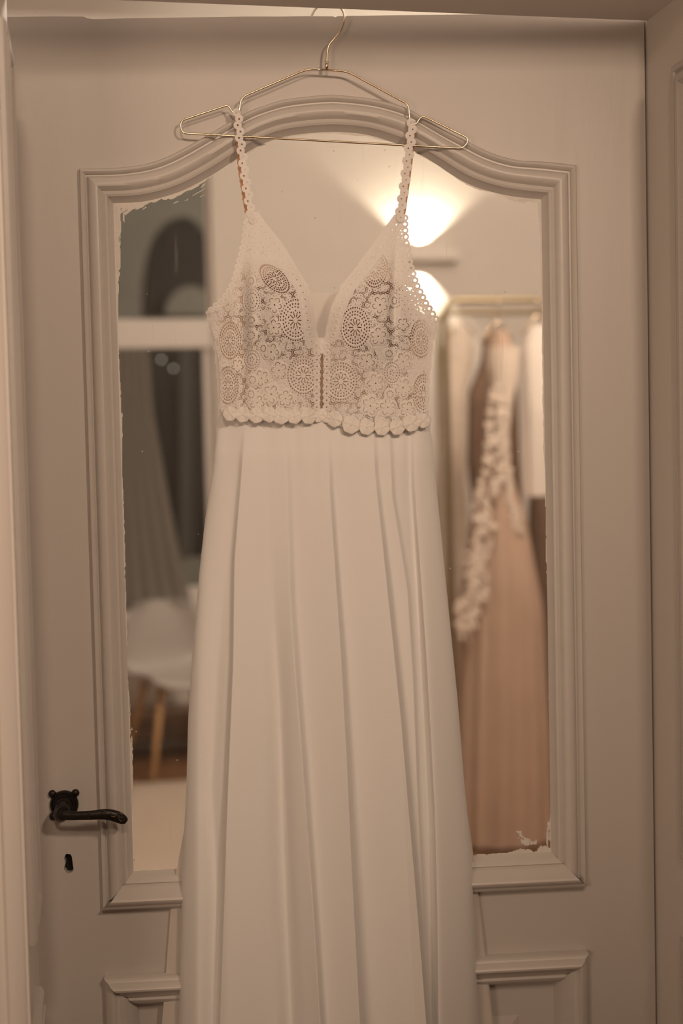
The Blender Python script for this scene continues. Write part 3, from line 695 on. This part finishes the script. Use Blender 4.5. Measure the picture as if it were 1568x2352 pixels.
# ground of little picot discs joined by brides
pit = 12.5; cent = []
for r_i, yy in enumerate(np.arange(480, 1000, pit*.88)):
    for xx in np.arange(466+(r_i % 2)*pit/2, 1016, pit):
        cent.append((xx+rng.uniform(-2.2, 2.2), yy+rng.uniform(-2.2, 2.2)))
best = np.full(GX.shape, 1e9); sec = np.full(GX.shape, 1e9)
for cx, cy in cent:
    sl = win_(cx, cy, 24); x, y = GX[sl], GY[sl]; d = np.hypot(x-cx, y-cy)
    b0, s0 = best[sl], sec[sl]
    ns = np.minimum(s0, np.maximum(d, b0)); nb = np.minimum(b0, d); best[sl] = nb; sec[sl] = ns
rad = 4.7+1.1*vnoise(GX/20, GY/20, 41)
disc = (best < rad) & (best > 1.35)
brid = ((sec-best) < 1.25)
dense = vnoise(GX/38, GY/38, 44)
upper = np.maximum(np.clip((650-GY)/110, 0, 1), np.clip((GX-905)/20, 0, 1)*(GY < 770))
solid = disc | brid | (dense > .72) | ((best < rad+1.6*upper) & (best > 1.0))
hgt = np.where(disc, .45*np.sqrt(np.clip(1-(best/6.5)**2, 0, 1)), .1)
oid = [0]; kinds = {0: 'lace_net'}
def new_id(k): oid[0] += 1; kinds[oid[0]] = k; return oid[0]
def ring(r_, th, rr, n, dr, da, ph=0.0):
    k = np.round((th-ph)*n/(2*np.pi)); dth = th-ph-k*2*np.pi/n
    return ((r_-rr)/dr)**2+((dth*rr)/da)**2 < 1
def polar(sl, cx, cy, rx_, ry_, rot=0.0):
    x, y = GX[sl]-cx, GY[sl]-cy; c_, s_ = math.cos(rot), math.sin(rot)
    a, b = (x*c_+y*s_)/rx_, (-x*s_+y*c_)/ry_
    return np.hypot(a, b), np.arctan2(b, a)
def medallion(cx, cy, rx_, ry_, rot=0.0):
    sl = win_(cx, cy, max(rx_, ry_)+2); r_, th = polar(sl, cx, cy, rx_, ry_, rot); i = new_id('medallion'); m = r_ < 1
    q = 1.0/math.sqrt(rx_*ry_)
    hole = ring(r_, th, .915, 40, 1.75*q, 1.8*q)
    hole |= ring(r_, th, .74, 28, 1.8*q, 1.9*q)
    hole |= ring(r_, th, .60, 22, 1.7*q, 1.8*q, .12)
    k = np.round(th*10/(2*np.pi)); dth = th-k*2*np.pi/10
    hole |= (np.abs(dth*r_) < 1.0*q) & (r_ > .14) & (r_ < .40)
    hole |= ring(r_, th, .43, 10, 1.5*q, 2.0*q, math.pi/10)
    solid[sl] = np.where(m, ~hole, solid[sl]); own[sl] = np.where(m, i, own[sl])
    h = .55*np.abs(np.sin(r_*np.pi*5.2))+.5*(r_ > .95)+.5*((r_ > .80) & (r_ < .87))+.35*(r_ < .5)
    hgt[sl] = np.where(m, h, hgt[sl])
def small_med(cx, cy, rx_, ry_):
    sl = win_(cx, cy, max(rx_, ry_)+2); r_, th = polar(sl, cx, cy, rx_, ry_); i = new_id('small_medallion'); m = r_ < 1; q = 1/math.sqrt(rx_*ry_)
    hole = ring(r_, th, .82, 24, 1.2*q, 1.3*q) | ring(r_, th, .55, 14, 1.3*q, 1.4*q) | ring(r_, th, .2, 5, 1.3*q, 1.2*q)
    solid[sl] = np.where(m, ~hole, solid[sl]); own[sl] = np.where(m, i, own[sl])
    hgt[sl] = np.where(m, .4+.7*np.abs(np.cos(r_*np.pi*3)), hgt[sl])
def flower(cx, cy, rp, rot=0.0, n=5):
    i = new_id('lace_flower')
    sl = win_(cx, cy, rp*2.1)
    for k in range(n):
        a = rot+2*math.pi*k/n; px, py = cx+rp*.95*math.cos(a), cy+rp*1.05*math.sin(a)
        r_, th = polar(sl, px, py, rp*.82, rp*.88); m = r_ < 1; q = 1/(rp*.85)
        hole = ring(r_, th, .46, 9, 1.15*q, 1.2*q, a) & (np.cos(th-a) > -.5)
        solid[sl] = np.where(m, ~hole, solid[sl]); own[sl] = np.where(m, i, own[sl])
        hgt[sl] = np.where(m, .7+.8*np.sqrt(np.clip(1-r_*r_, 0, 1))-.35*(r_ < .4), hgt[sl])
    r_, th = polar(sl, cx, cy, rp*.45, rp*.45); m = r_ < 1
    solid[sl] = np.where(m, r_ > .3, solid[sl]); hgt[sl] = np.where(m, 1.3, hgt[sl])
def petal_disc(cx, cy, rx_, ry_):
    i = new_id('lace_petal'); sl = win_(cx, cy, max(rx_, ry_)+2); r_, th = polar(sl, cx, cy, rx_, ry_); m = r_ < 1; q = 1/math.sqrt(rx_*ry_)
    hole = ring(r_, th, .50, 11, 1.15*q, 1.25*q)
    solid[sl] = np.where(m, ~hole, solid[sl]); own[sl] = np.where(m, i, own[sl])
    hgt[sl] = np.where(m, .6+.9*np.sqrt(np.clip(1-r_*r_, 0, 1))-.4*(r_ < .45), hgt[sl])
for a in ((678, 735, 38, 51), (696, 862, 39, 46), (815, 752, 36, 50), (782, 876, 40, 46), (966, 778, 26, 46), (972, 905, 26, 48), (523, 885, 25, 46), (528, 782, 26, 46), (630, 640, 44, 24, .75), (862, 620, 29, 43, .15)): medallion(*a)
for a in ((630, 700, 12, .3), (628, 752, 12, .9), (622, 808, 13, .1), (640, 850, 13, .7), (622, 905, 14, .2), (655, 915, 12, 1.0), (872, 700, 13, .4), (868, 772, 13, .9), (842, 830, 13, .2), (862, 880, 14, .6), (850, 932, 14, 0), (925, 830, 13, .5), (925, 890, 14, .2), (890, 935, 13, .9), (935, 940, 12, .1), (600, 868, 12, .5), (590, 925, 12, .2), (545, 840, 10, .3), (925, 745, 10, .2)): flower(*a)
for a in ((576, 645, 13, 15), (577, 735, 14, 14), (576, 770, 16, 17), (604, 800, 11, 14), (579, 872, 14, 16), (576, 905, 13, 16), (895, 905, 14, 15), (893, 812, 15, 14), (905, 690, 10, 16)): petal_disc(*a)
for a in ((578, 690, 21, 31), (578, 826, 21, 25), (900, 856, 21, 28)): small_med(*a)
# bands and picot edging along neckline, sides and slit
def edging(pts, pitch, r_, rh, kind, inset=0.0, band=0.0, clip=None):
    i = new_id(kind); p = resample(np.array(pts, float), step=1.0)
    if band:
        for x0, y0 in p[::3]:
            sl = win_(x0, y0, band+1); d = np.hypot(GX[sl]-x0, GY[sl]-y0); m = (d < band) & (own[sl] != i) & inB[sl]
            solid[sl] |= m; own[sl] = np.where(m, i, own[sl]); hgt[sl] = np.where(m, .35, hgt[sl])
    for x0, y0 in resample(np.array(pts, float), step=pitch):
        sl = win_(x0, y0, r_+1); d = np.hypot(GX[sl]-x0, GY[sl]-y0); m = d < r_
        if clip is not None: m &= clip[sl]
        solid[sl] = np.where(m, d > rh, solid[sl]); own[sl] = np.where(m, i, own[sl]); hgt[sl] = np.where(m, .5+.5*np.sin(np.clip((d-rh)/(r_-rh), 0, 1)*np.pi), hgt[sl])
        inB[sl] |= m
Lin = [(590, 490), (612, 516), (647, 559), (677, 608), (706, 656), (713, 679), (721, 740), (728, 778)]
Rin = [(905, 497), (863, 555), (817, 616), (784, 657), (762, 710), (751, 763)]
edging([(x-13, y+6) for x, y in Lin], 16, 8.5, 1.2, 'neckline_edging', band=15)
edging([(x+13, y+6) for x, y in Rin], 16, 8.5, 1.2, 'neckline_edging', band=15)
edging([(929, 500), (930, 530), (934, 568), (941, 606), (955, 652), (976, 694), (1000, 733)], 14.6, 8.3, 3.0, 'picot_edging')
edging([(568, 496), (563, 522), (561, 549), (551, 591), (541, 629), (528, 664), (510, 688), (484, 712)], 14.6, 8.0, 1.2, 'picot_edging')
edging([(727, 795), (727.5, 850), (727, 935)], 14.8, 8.3, 1.7, 'slit_edging')
edging([(750, 795), (749.5, 850), (749, 935)], 14.8, 8.3, 1.7, 'slit_edging')
tri = (GX > 727) & (GX < 750) & (GY > 775) & (GY < 812)
solid[tri] = True; inB |= tri; own[tri] = 0
slit = (np.abs(GX-(738.3-(GY-880)*.008)) < 3.0+1.2*np.cos((GY-795)*2*np.pi/14.8)) & (GY > 812) & (GY < 938)
inB &= ~slit
keep = solid & inB
Wb = bod_w(GX, GY)-.0011*hgt-.0003*vnoise(GX/2, GY/2, 51)
VV = P(GX, GY, Wb)
kc_ = keep[:-1, :-1]; oc_ = own[:-1, :-1]
bod = dpart(mk_grid('lace_bodice', VV, kc_ & (oc_ == 0), M['lace']))
for i in range(1, oid[0]+1):
    mm = kc_ & (oc_ == i)
    if mm.sum() > 20:
        o = mk_grid(kinds[i], VV, mm, M['petal'] if kinds[i] in ('lace_flower', 'lace_petal') else M['lace'], bod)
# petals of the hem
hem = [(528, 950, 17), (557, 952, 18), (588, 954, 18), (618, 952, 18), (645, 955, 19.5), (676, 956, 17.5), (709, 955, 19), (731, 957, 13), (749, 958, 13), (768, 962, 19), (806, 975, 21), (842, 981, 18), (877, 982, 18), (912, 981, 18), (945, 972, 19.5), (972, 966, 17)]
for k, (cx, cy, r_) in enumerate(hem):
    nr, na = 9, 40; v = [tuple(P(cx, cy, bod_w(np.array(float(cx)), np.array(float(cy)))-.0085))]; f = []
    for i in range(1, nr+1):
        rho = i/nr
        for j in range(na):
            th = 2*math.pi*j/na; rr_ = r_*rho*(1+.04*math.sin(7*th+k)*rho)
            x, y = cx+rr_*math.cos(th), cy+rr_*1.02*math.sin(th)
            h = .0085*math.sqrt(max(0, 1-rho**2.6))-.0012*abs(math.sin(2.5*th+k*1.3))*rho+.0018*(1-rho)*0
            v.append(tuple(P(x, y, float(bod_w(np.array(x), np.array(y)))-.0028-.0018*(1-rho**2)+.0011*math.cos(5*th+k)*rho*(1-rho*.4)-.002*rho*(y > cy))))
    f += [(0, 1+j, 1+(j+1) % na) for j in range(na)]
    f += [(1+(i-1)*na+j, 1+i*na+j, 1+i*na+(j+1) % na, 1+(i-1)*na+(j+1) % na) for i in range(1, nr) for j in range(na)]
    o = mk('hem_petal', v, f, M['petal'], bod, True); so = o.modifiers.new('t', 'SOLIDIFY'); so.thickness = .0008
# linings
def patch(name, poly, wfun, m, st=6, lift=0.0):
    p = np.array(poly, float); xs = np.arange(p[:, 0].min()-st, p[:, 0].max()+2*st, st); yy = np.arange(p[:, 1].min()-st, p[:, 1].max()+2*st, st)
    x, y = np.meshgrid(xs, yy); ins = inpoly(poly, x+st/2, y+st/2)
    o = mk_grid(name, P(x, y, wfun(x, y)), ins[:-1, :-1], m); return dpart(o)
ell = lambda cx, cy, a, b: [(cx+a*math.cos(q), cy+b*math.sin(q)) for q in np.linspace(0, 2*math.pi, 48, endpoint=False)]
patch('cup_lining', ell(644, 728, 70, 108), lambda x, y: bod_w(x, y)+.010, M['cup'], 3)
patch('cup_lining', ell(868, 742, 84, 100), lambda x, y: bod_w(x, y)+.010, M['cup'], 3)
low = [(497, 735), (528, 690), (552, 640), (566, 590), (620, 590), (700, 690), (722, 790), (738, 815), (756, 790), (778, 700), (880, 600), (918, 640), (950, 700), (984, 775), (978, 850), (976, 958), (742, 960), (514, 950), (512, 880), (506, 800)]
patch('bodice_lining', low, lambda x, y: bod_w(x, y)+.0125, M['nude'], 3)
back = [(472, 716), (490, 704), (520, 690), (600, 682), (700, 674), (785, 673), (900, 688), (1000, 735), (985, 900), (983, 965), (506, 955), (490, 790)]
patch('back_panel', back, lambda x, y: -.010+0*x, M['under'], 3)
# --- straps: crochet chains over the wire with a nude backing
def strap(cl, rad_, hole, pitch):
    c_ = resample(spline(cl, 8), step=pitch); d_ = resample(spline(cl, 8), step=1.5)
    x0, x1 = c_[:, 0].min()-14, c_[:, 0].max()+14; y0, y1 = c_[:, 1].min()-14, c_[:, 1].max()+14
    x, y = np.meshgrid(np.arange(x0, x1, .7), np.arange(y0, y1, .7)); so_ = np.zeros(x.shape, bool); h = np.zeros(x.shape)
    for a, b in d_:
        m = np.hypot(x-a, y-b) < rad_*.62; so_ |= m
    for k, (a, b) in enumerate(c_):
        off = (2.4 if k % 2 else -2.4); d = np.hypot(x-a-off, y-b); so_ |= d < rad_; so_ &= ~(d < hole); h = np.maximum(h, np.clip(1-(d/rad_)**2, 0, 1))
    top_w = -.0235; wv = np.interp(y, [y0, y0+30, 470, 510], [top_w, top_w-.001, -.030, -.036])
    return mk_grid('strap', P(x, y, wv-.0009*h), so_[:-1, :-1], M['lace'])
SL = [(545, 258), (549, 300), (555, 350), (563, 410), (571, 460), (578, 505)]
SR = [(946, 282), (942, 320), (934, 380), (926, 440), (917, 500)]
dpart(strap(SL, 9.5, 2.3, 14.5)); dpart(strap(SR, 10.5, 1.8, 14.5))
def ribbon(name, cl, hw, w0, w1, m):
    c_ = resample(spline(cl, 8), step=6); n = len(c_); rows = []
    for k, (a, b) in enumerate(c_):
        ww = w0+(w1-w0)*k/(n-1); j = 1.2*math.sin(k*2.6)
        rows.append([tuple(P(a+q+j*(1 if q < 0 else 0), b, ww)) for q in np.linspace(-hw, hw, 5)])
    o = dpart(mk_grid(name, np.array(rows), np.ones((n-1, 4), bool), m)); so = o.modifiers.new('t', 'SOLIDIFY'); so.thickness = .0008; return o
ribbon('strap_backing', [(546, 262), (546, 300), (549, 340), (553, 390), (561, 440), (569, 490), (574, 515)], 6.5, -.0150, -.0150, M['orange'])
ribbon('strap_backing', [(945, 286), (943, 330), (937, 390), (930, 440), (922, 500)], 8, -.0150, -.0150, M['orange'])
for cl in (((541, 264), (544, 256), (549, 264)), ((941, 290), (945, 280), (951, 288))):
    q = [tuple(P(cl[1][0]+d, cl[1][1]+1+abs(k-3)*1.1, WZ+.004*math.cos(math.pi*k/6))) for k, d in enumerate(np.linspace(-2, 2, 7))]
    dpart(MB().tube(q, .004, 8).build('strap_loop', M['lace'], None, True))
